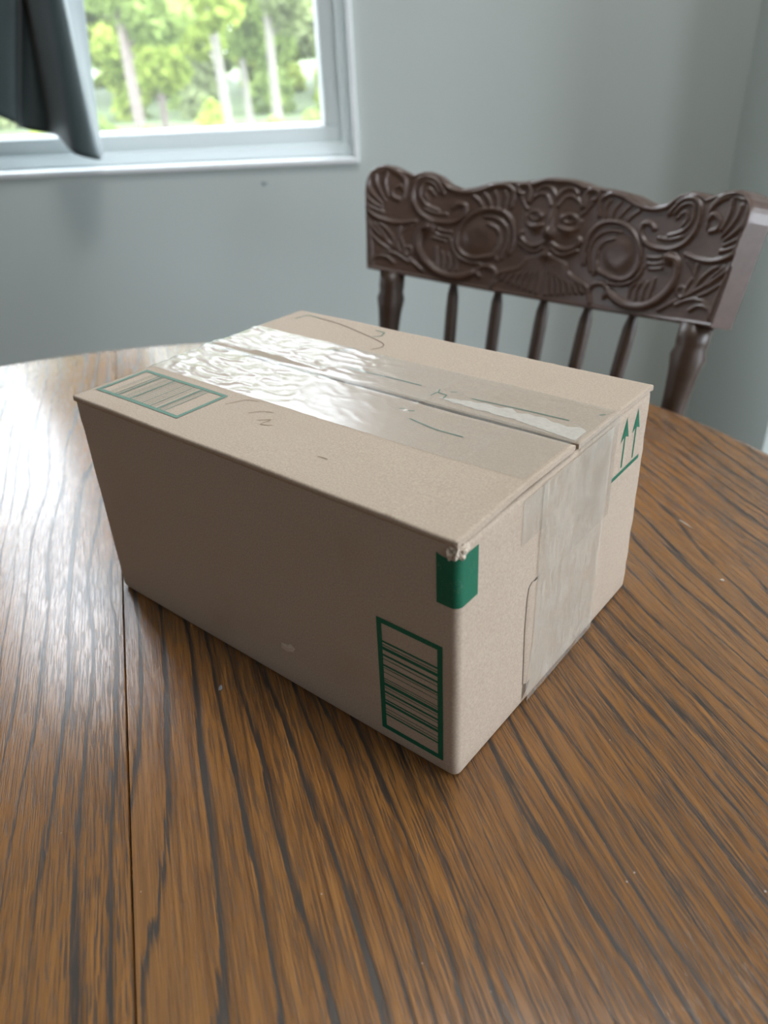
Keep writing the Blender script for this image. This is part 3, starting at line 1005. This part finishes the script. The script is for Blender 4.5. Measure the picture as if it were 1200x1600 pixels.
def line_poly(pts, w):
    """thick polyline as quads"""
    out = []
    for (a, b), (c, d) in zip(pts[:-1], pts[1:]):
        L = math.hypot(c - a, d - b)
        nx, ny = -(d - b) / L * w / 2, (c - a) / L * w / 2
        k = max(1, int(L / 0.008))
        for i in range(k):
            f, g = i / k, (i + 1) / k
            p, q = (a + (c - a) * f, b + (d - b) * f), (a + (c - a) * g, b + (d - b) * g)
            out.append([(p[0] - nx, p[1] - ny), (q[0] - nx, q[1] - ny), (q[0] + nx, q[1] + ny), (p[0] + nx, p[1] + ny)])
    return out


SEAM = 0.1148


def sstep(x, a, b):
    t = min(1, max(0, (x - a) / (b - a)))
    return t * t * (3 - 2 * t)


def top_z(x, y):
    z = BH
    for cx, y0_, y1_ in ((0.1305, 0.145, 0.22), (0.2345, 0.145, 0.22), (0.2650, 0.0, 0.095), (0.20, 0.10, 0.16)):
        if y0_ < y < y1_:
            z += 0.00035 * math.exp(-((x - cx) / 0.0022) ** 2)
    if y < SEAM:
        z += 0.0013 * sstep(x, 0.2, BL) * sstep(y, 0.0, 0.06)       # near flap lifts a little at its free corner
    else:
        z += 0.0004 * sstep(x, 0.1, 0.25) * sstep(y, BW, 0.13)
    z += 0.0004 * mnoise.noise(Vector((x * 22, y * 22, 1.7)))
    return z


def build_box():
    r = tag(empty('cardboard_box', BOX_AT, BOX_ROT), 'brown cardboard shipping box with green printing and clear tape on the table', 'box')
    # ---- side walls
    V, F = [], []
    lv = [(0.0, -0.0025), (0.0012, -0.0008), (0.003, 0.0)] + [(0.003 + (BH - 0.0105) * k / 16, 0.0) for k in range(1, 17)] + [(BH - 0.0046, -0.0003), (BH - 0.0034, -0.0016)]
    nC = len(contour())
    for z, off in lv:
        base_c = contour()
        for k, (x, y) in enumerate(base_c):
            cx, cy = BL / 2, BW / 2
            sx = 1 if x > cx else -1
            sy = 1 if y > cy else -1
            ox = off * sx if (x < 0.005 or x > BL - 0.005) else 0
            oy = off * sy if (y < 0.005 or y > BW - 0.005) and z < 0.01 else 0
            # crushed, wavy vertical edges
            near = max(0, 1 - math.hypot(min(x, BL - x), min(y, BW - y)) / 0.009)
            w_ = 0.0007 * near * mnoise.noise(Vector((x * 8, y * 8, z * 90)))
            V.append((x + ox + w_ * sx, y + oy + w_ * sy, z))
    for i in range(len(lv) - 1):
        for k in range(nC):
            k2 = (k + 1) % nC
            F.append((i * nC + k, i * nC + k2, (i + 1) * nC + k2, (i + 1) * nC + k))
    F.append(tuple(range(nC))[::-1])
    # 3 mm board: the wall top turns inwards and drops into the dark inside of the box
    top0 = (len(lv) - 1) * nC
    for dz, ins in ((0.0, 0.003), (-0.016, 0.003)):
        for k in range(nC):
            x, y, z = V[top0 + k]
            V.append((BL / 2 + (x - BL / 2) * (1 - ins / (BL / 2)), BW / 2 + (y - BW / 2) * (1 - ins / (BW / 2)), z + dz))
    for i in range(len(lv) - 1, len(lv) + 1):
        for k in range(nC):
            k2 = (k + 1) % nC
            F.append((i * nC + k, i * nC + k2, (i + 1) * nC + k2, (i + 1) * nC + k))
    F.append(tuple((len(lv) + 1) * nC + k for k in range(nC)))
    body = obj('body', V, F, M['card'], r)
    body.data.polygons.foreach_set('use_smooth', [k < (len(lv) - 1) * nC for k in range(len(F))])

    # ---- two long top flaps, each folded over its own long edge
    def flap(y_edge, y_free, x_end):
        s = 1 if y_free > y_edge else -1
        nx = 120
        prof = []
        R0 = 0.0013
        prof.append((y_edge - s * 0.0002, BH - 0.0036))
        prof.append((y_edge - s * 0.0002, BH - R0 - 0.0004))
        for k in range(8):
            q = math.pi / 2 * k / 7
            prof.append((y_edge - s * 0.0002 + s * R0 * (1 - math.cos(q)), BH - R0 + R0 * math.sin(q)))
        ny = 24
        for k in range(1, ny + 1):
            prof.append((y_edge + s * (R0 + (abs(y_free - y_edge) - R0) * k / ny), BH))
        npf = len(prof)
        V, F = [], []
        xs = [0.0006 + (x_end - 0.0006) * i / (nx - 1) for i in range(nx)]
        for i, x in enumerate(xs):
            for y, z in prof:
                dz = top_z(x, y) - BH if z >= BH - 1e-6 else (top_z(x, y) - BH) * max(0, (z - BH + 0.0036) / 0.0036)
                yy = y
                if y == prof[-1][0]:
                    yy += 0.0006 * mnoise.noise(Vector((x * 60, y * 3, 0.3)))
                    if s > 0:
                        yy -= 0.0016 * sstep(x, 0.17, 0.30)        # the gap opens towards the near end
                V.append((x, yy, z + dz))
        F += grid_faces(nx, npf, flip=(s < 0))
        # underside and cut edges, 3 mm board
        b = len(V)
        for i, x in enumerate(xs):
            for j, (y, z) in enumerate(prof):
                top = V[i * npf + j]
                if j < 10:
                    V.append((top[0], top[1] + s * 0.003 * (1 - j / 10.0 * 0.3), top[2] - 0.003 * (j / 9.0)))
                else:
                    V.append((top[0], top[1], top[2] - 0.003))
        F += grid_faces(nx, npf, b, flip=(s > 0))
        e0 = len(F)
        for i in range(nx - 1):
            a, c = i * npf + npf - 1, (i + 1) * npf + npf - 1
            F.append((a, c, b + c, b + a) if s > 0 else (a, b + a, b + c, c))
            a, c = i * npf, (i + 1) * npf
            F.append((a, b + a, b + c, c) if s > 0 else (a, c, b + c, b + a))
        for j in range(npf - 1):
            a = (nx - 1) * npf + j
            F.append((a, a + 1, b + a + 1, b + a)[::-1] if s > 0 else (a, a + 1, b + a + 1, b + a))
            a = j
            F.append((a, a + 1, b + a + 1, b + a) if s > 0 else (a, a + 1, b + a + 1, b + a)[::-1])
        o = obj('top_flap', V, F, M['card'], r)
        o.data.polygons.foreach_set('use_smooth', [k < e0 for k in range(len(F))])
        return o
    near_flap = flap(0.0, SEAM - 0.0008, BL - 0.0003)
    far_flap = flap(BW, SEAM + 0.0014, BL - 0.0002)

    # ---- green ink
    def frame(a0, a1, b0, b1, w):
        return [[(a0, b0), (a1, b0), (a1, b0 + w), (a0, b0 + w)], [(a0, b1 - w), (a1, b1 - w), (a1, b1), (a0, b1)],
                [(a0, b0 + w), (a0 + w, b0 + w), (a0 + w, b1 - w), (a0, b1 - w)], [(a1 - w, b0 + w), (a1, b0 + w), (a1, b1 - w), (a1 - w, b1 - w)]]
    # bar code of the near wall: bars lie flat, read upwards (start, thickness in mm of 81)
    bars = [(64.9, 1.3), (62.9, 0.5), (59.7, 2.2), (55.4, 1.4), (53.0, 0.5), (48.1, 1.3), (46.6, 0.5), (43.4, 0.45), (38.8, 0.5), (37.2, 0.5), (33.9, 2.3), (32.2, 0.5), (28.5, 1.4), (26.6, 0.5), (22.5, 1.0), (19.7, 2.0), (16.2, 0.45), (13.7, 0.5), (11.3, 1.2)]
    P = frame(0.2538, 0.2962, 0.0094, 0.0905, 0.0033)
    for a, w_ in bars:
        z = 0.0094 + a / 1000
        P.append([(0.2568, z), (0.2932, z), (0.2932, z + w_ / 1000), (0.2568, z + w_ / 1000)])
    obj('barcode_print', *strip_print(P, 'front'), M['green'], body)['label'] = 'green bar code in a frame on the near wall'
    bars2 = [(11.5, .5), (13.4, .4), (17.4, 1.2), (20.0, 2.0), (23.0, .5), (26.6, .5), (28.6, .8), (31.6, .5), (33.2, 2.2), (36.6, .5), (38.4, .6),
             (41.2, .5), (44.0, .5), (46.4, 1.1), (49.6, .5), (52.2, .6), (54.6, 1.2), (58.0, .6), (61.4, 2.4), (64.6, .6), (66.6, .5), (68.6, 1.0)]
    P = []
    for q in frame(0.0045, 0.0895, 0.0148, 0.0565, 0.0028):
        (a, b), _, (c, d), _ = q
        if c - a > d - b:
            P += line_poly([(a, (b + d) / 2), (c, (b + d) / 2)], d - b)
        else:
            P += line_poly([((a + c) / 2, b), ((a + c) / 2, d)], c - a)
    for a, w_ in bars2:
        x = 0.0045 + a / 1000 + w_ / 2000
        P += line_poly([(x, 0.0175), (x, 0.0540)], w_ / 1000 * 0.62)
    obj('barcode_print', *strip_print(P, 'top', 0.0003), M['green_worn'], near_flap)['label'] = 'green bar code in a frame on the top flap'
    # upright arrows over a line on the end wall
    P = []
    for yc in (0.1800, 0.1963):
        P.append([(yc - 0.0010, 0.1135), (yc + 0.0010, 0.1135), (yc + 0.0010, 0.135), (yc - 0.0010, 0.135)])
        P.append([(yc - 0.0058, 0.1325), (yc, 0.1350), (yc, 0.1475)])
        P.append([(yc, 0.1350), (yc + 0.0058, 0.1325), (yc, 0.1475)])
    P.append([(0.1668, 0.1082), (0.2070, 0.1090), (0.2070, 0.1118), (0.1668, 0.1110)])
    obj('arrow_print', *strip_print(P, 'right'), M['green'], body)['label'] = 'two green upright arrows over a line on the end wall'
    # thin printed marks showing through the tape on the flaps
    for pts, w_ in (([(0.1242, 0.1361), (0.1840, 0.1369)], .0011), ([(0.2226, 0.1364), (0.2867, 0.1401)], .0011), ([(0.1985, 0.1265), (0.1990, 0.1330), (0.2065, 0.1330), (0.2075, 0.1275)], .0011),
                    ([(0.1975, 0.1385), (0.2000, 0.1330)], .001), ([(0.2055, 0.1385), (0.2095, 0.1400)], .001), ([(0.1937, 0.1005), (0.1968, 0.1022)], .0011), ([(0.2010, 0.1005), (0.2040, 0.1030)], .0011),
                    ([(0.2078, 0.0927), (0.2289, 0.0889), (0.2480, 0.0888)], .0010), ([(0.0875, 0.1552), (0.0985, 0.1600), (0.1010, 0.1680)], .0010),
                    ([(0.0129, 0.1961), (0.0161, 0.2096), (0.0311, 0.2072)], .0009), ([(0.0960, 0.1939), (0.1000, 0.2000), (0.0980, 0.2068), (0.0880, 0.2080)], .0009), ([(0.2975, 0.1560), (0.3000, 0.1590)], .001)):
        obj('printed_mark', *strip_print(line_poly(pts, w_), 'top', 0.0003), M['green_worn'], near_flap if pts[0][1] < SEAM else far_flap)
    for pts in ([(0.098, 0.046), (0.104, 0.058), (0.113, 0.0605)], [(0.121, 0.0445), (0.126, 0.051), (0.134, 0.0535)], [(0.133, 0.040), (0.140, 0.0455), (0.139, 0.0375), (0.146, 0.0405)], [(0.196, 0.026), (0.203, 0.0265)]):
        obj('brown_scratch', *strip_print(line_poly([tuple(q) for q in catmull(pts, 3)], 0.0005), 'top', 0.0003), M['scratch'], near_flap)
    # perforated oval outline on the far flap: a pressed line
    ov = [(0.0311, 0.2072), (0.05, 0.2052), (0.072, 0.2000), (0.096, 0.1930), (0.112, 0.1870), (0.1164, 0.1800), (0.113, 0.1720)]
    obj('perforated_line', *strip_print(line_poly([tuple(q) for q in catmull(ov, 4)], 0.0007), 'top', 0.0003), M['card_dark'], far_flap)
    # green block wrapped round the near corner
    cnt = contour(0.00022, ncor=10, nside=60)
    sel = [(x, y) for x, y in cnt if (y < 0.006 and x > 0.2928) or (x > BL - 0.006 and y < 0.0166)]
    sel = [(0.2928, -0.00022)] + sel + [(BL + 0.00022, 0.0166)]
    V = []
    nz = 14
    for x, y in sel:
        f = (x - 0.2928) / (BL - 0.2928)
        for k in range(nz):
            zt = 0.1462 - 0.0015 * math.sin(f * 3)
            z = 0.1172 + (zt - 0.1172) * k / (nz - 1)
            near = max(0, 1 - math.hypot(min(x, BL - x), min(y, BW - y)) / 0.009)
            w_ = 0.0007 * near * mnoise.noise(Vector((x * 8, y * 8, z * 90)))
            V.append((x + w_, y - w_, z))
    obj('corner_patch', V, grid_faces(len(sel), nz), M['green'], body, True)['label'] = 'solid green printed block wrapping the near corner'

    # ---- torn paper at the near top corner
    bm = bmesh.new()
    bmesh.ops.create_icosphere(bm, subdivisions=4, radius=1.0)
    for v in bm.verts:
        n = mnoise.noise(v.co * 2.3) * 0.35 + mnoise.noise(v.co * 6.1) * 0.25
        v.co *= 1 + n
        v.co = Vector((v.co.x * 0.0050, v.co.y * 0.0050, v.co.z * 0.0062))
    me = bpy.data.meshes.new('torn_corner')
    bm.to_mesh(me)
    bm.free()
    me.materials.append(M['card_pale'])
    o = bpy.data.objects.new('torn_corner', me)
    o.location = (BL - 0.0040, 0.0042, BH - 0.0080)
    o.parent = r
    COL.objects.link(o)
    o['label'] = 'frayed pale paper at the box corner'

    # ---- scuffs
    pts = [(0.1745, 0.0280), (0.1790, 0.0272), (0.1850, 0.0295), (0.1872, 0.0335), (0.1835, 0.0352), (0.1800, 0.0330), (0.1752, 0.0325)]
    V = [(a, -0.0002, c) for a, c in pts] + [(0.180, -0.0011, 0.0310)]
    obj('paper_scuff', V, [(k, (k + 1) % 7, 7) for k in range(7)], M['card_pale'], body)

    # ---- slit and lip of the tucked panel on the end wall
    cut = [(0.0722, 0.0905), (0.0690, 0.0885), (0.0676, 0.082), (0.0672, 0.060), (0.0680, 0.040), (0.0690, 0.018), (0.0698, 0.0165)]
    obj('panel_slit', *strip_print(line_poly(cut, 0.0009), 'right', 0.0002), M['card_dark'], body)
    V = [(BL + 0.0002, a + 0.0005, c) for a, c in cut] + [(BL + 0.0010, a + 0.0022, c) for a, c in cut] + [(BL + 0.0001, a + 0.012, c) for a, c in cut]
    n = len(cut)
    F = [(k, k + 1, n + k + 1, n + k)[::-1] for k in range(n - 1)] + [(n + k, n + k + 1, 2 * n + k + 1, 2 * n + k)[::-1] for k in range(n - 1)]
    obj('panel_lip', V, F, M['card'], body, True)
    V, F = strip_print([[(0.0690, 0.0050), (0.0692, 0.0165), (0.0775, 0.0150), (0.0750, 0.0100)]], 'right', 0.0002)
    obj('slit_notch', V, F, M['card_dark'], body)
    lo, hi = [], []
    for k in range(34):
        x = 0.2035 + 0.0975 * k / 33
        f = k / 33
        w0 = 0.0035 * min(1, f * 5) + 0.0035 * f
        yc = 0.1275 + 0.002 * math.sin(f * 4)
        lo.append((x, max(0.1175, yc - w0 - 0.002 * mnoise.noise(Vector((x * 160, 0, 1))))))
        hi.append((x, yc + w0 + 0.0035 * mnoise.noise(Vector((x * 130, 4, 1)))))
    obj('milky_tape_patch', *strip_print([[lo[k], lo[k + 1], hi[k + 1], hi[k]] for k in range(33)], 'top', 0.00022), M['milky_patch'], far_flap)  # whitish decal standing for milky tape that did not stick

    # ---- clear tape
    def wrinkle(x, y):
        """air pockets and folds where the film did not stick, strong near the far end"""
        a = sstep(x, 0.185, 0.06)
        n1 = mnoise.noise(Vector((x * 45 + y * 30, y * 120 - x * 20, 0.4)))
        n2 = mnoise.noise(Vector((x * 130, y * 210 + x * 60, 5.4)))
        rid = max(0.0, 1 - abs(n1) * 3.2)
        fold = math.exp(-((y - 0.119 - 0.05 * (x - 0.02)) / 0.0035) ** 2) * sstep(x, 0.16, 0.03) * 0.0028
        return a * (0.0011 * rid ** 2 + 0.0006 * max(0, n2)) + fold + 0.00022 * max(0, n2) * (1 - a)

    def tape_top(y0_, y1_, x1_, wrap_z):
        nx, ny = 190, 44
        xs = [0.0] + [x1_ * i / (nx - 1) for i in range(nx)]
        V = []
        cols = []
        for y_i in range(ny):
            pass
        path = [(-0.0009, BH - 0.028, 'l'), (-0.0009, BH - 0.004, 'l')]
        path += [(0.0008 + (x1_ - 0.0008) * i / (nx - 1), 0, 't') for i in range(nx)]
        if wrap_z is not None:
            path += [(BL + 0.0004, BH - 0.0018, 'r'), (BL + 0.0007, BH - 0.006, 'r')]
            k = 16
            path += [(BL + 0.0005, BH - 0.006 - (BH - 0.006 - wrap_z) * i / k, 'r') for i in range(1, k + 1)]
        for x, z, kind in path:
            for j in range(ny):
                y = y0_ + (y1_ - y0_) * j / (ny - 1)
                edge = min(1, min(j, ny - 1 - j) / 4)
                if kind == 't':
                    zz = top_z(x, y if abs(y - SEAM) > 0.002 else SEAM + 0.002) + 0.00045 + wrinkle(x, y) * edge
                    V.append((x, y, zz))
                elif kind == 'r':
                    V.append((x + 0.0003 * max(0, mnoise.noise(Vector((y * 160, z * 60, 2.2)))), y, z))
                else:
                    V.append((x - 0.0012 * max(0, mnoise.noise(Vector((y * 90, z * 20, 8.8)))), y, z))
        o = obj('tape_strip', V, grid_faces(len(path), ny, flip=False), M['tape'], r, True)
        return o
    tape_top(0.0630, 0.1185, BL - 0.0035, None)['label'] = 'wrinkled clear tape over the near flap'
    tape_top(0.1175, 0.1672, BL - 0.0008, 0.0865)['label'] = 'clear tape over the far flap and down the end wall'

    def tape_face(y0_, y1_, z0_, z1_, off, rag=0.0, name='tape_strip'):
        ny, nz_ = 26, 40
        V = []
        for i in range(ny):
            y = y0_ + (y1_ - y0_) * i / (ny - 1)
            for k in range(nz_):
                z = z0_ + (z1_ - z0_) * k / (nz_ - 1)
                yy = y + (0.012 * (1 - sstep(z, 0.0, 0.055)) * -0.6 * (1 - i / (ny - 1)) if rag else 0)
                h = 0.00035 * max(0, mnoise.noise(Vector((y * 130, z * 50, 4.2)))) + 0.00025 * max(0, mnoise.noise(Vector((y * 300, z * 210, 1.2))))
                h += rag * 0.0025 * math.exp(-((z - 0.007) / 0.004) ** 2) * (0.5 + 0.5 * math.sin(y * 260))
                V.append((BL + off + h, yy, z))
        return obj(name, V, grid_faces(ny, nz_), M['tape_end'], r, True)
    tape_face(0.0765, 0.1590, 0.0012, 0.1500, 0.0011, 1.0)['label'] = 'creased clear tape running down the end wall'
    tape_face(0.0570, 0.0830, 0.1215, 0.1490, 0.0004)['label'] = 'short end of clear tape beside the corner of the end wall'
    return r


build_box()


# ------------------------------------------------------------------ specks on the table
def crumb(name, at, size, label, mat, seed):
    bm = bmesh.new()
    bmesh.ops.create_icosphere(bm, subdivisions=2, radius=1.0)
    for v in bm.verts:
        v.co *= 1 + 0.45 * mnoise.noise(v.co * 1.7 + Vector((seed, 0, 0)))
        v.co = Vector((v.co.x * size[0], v.co.y * size[1], v.co.z * size[2]))
    lo = min(v.co.z for v in bm.verts)
    for v in bm.verts:
        v.co.z -= lo
    me = bpy.data.meshes.new(name)
    bm.to_mesh(me)
    bm.free()
    me.materials.append(mat)
    o = bpy.data.objects.new(name, me)
    o.location = (*at, TZ)
    COL.objects.link(o)
    tag(o, label, 'crumb')
    return o


crumb('crumb', (0.2259, 0.4612), (0.0016, 0.0010, 0.0008), 'tiny pale crumb on the table right of the box', M['card_pale'], 1)
crumb('crumb', (-0.1224, 0.3629), (0.0011, 0.0024, 0.0006), 'tiny grey drop on the dark table before the box front', M['drop'], 2)
crumb('paper_fibre', (0.2240, 0.5380), (0.0007, 0.0085, 0.0005), 'thin pale fibre on the table beyond the upright arrows', M['card_pale'], 3).rotation_euler = (0, 0, math.radians(23))
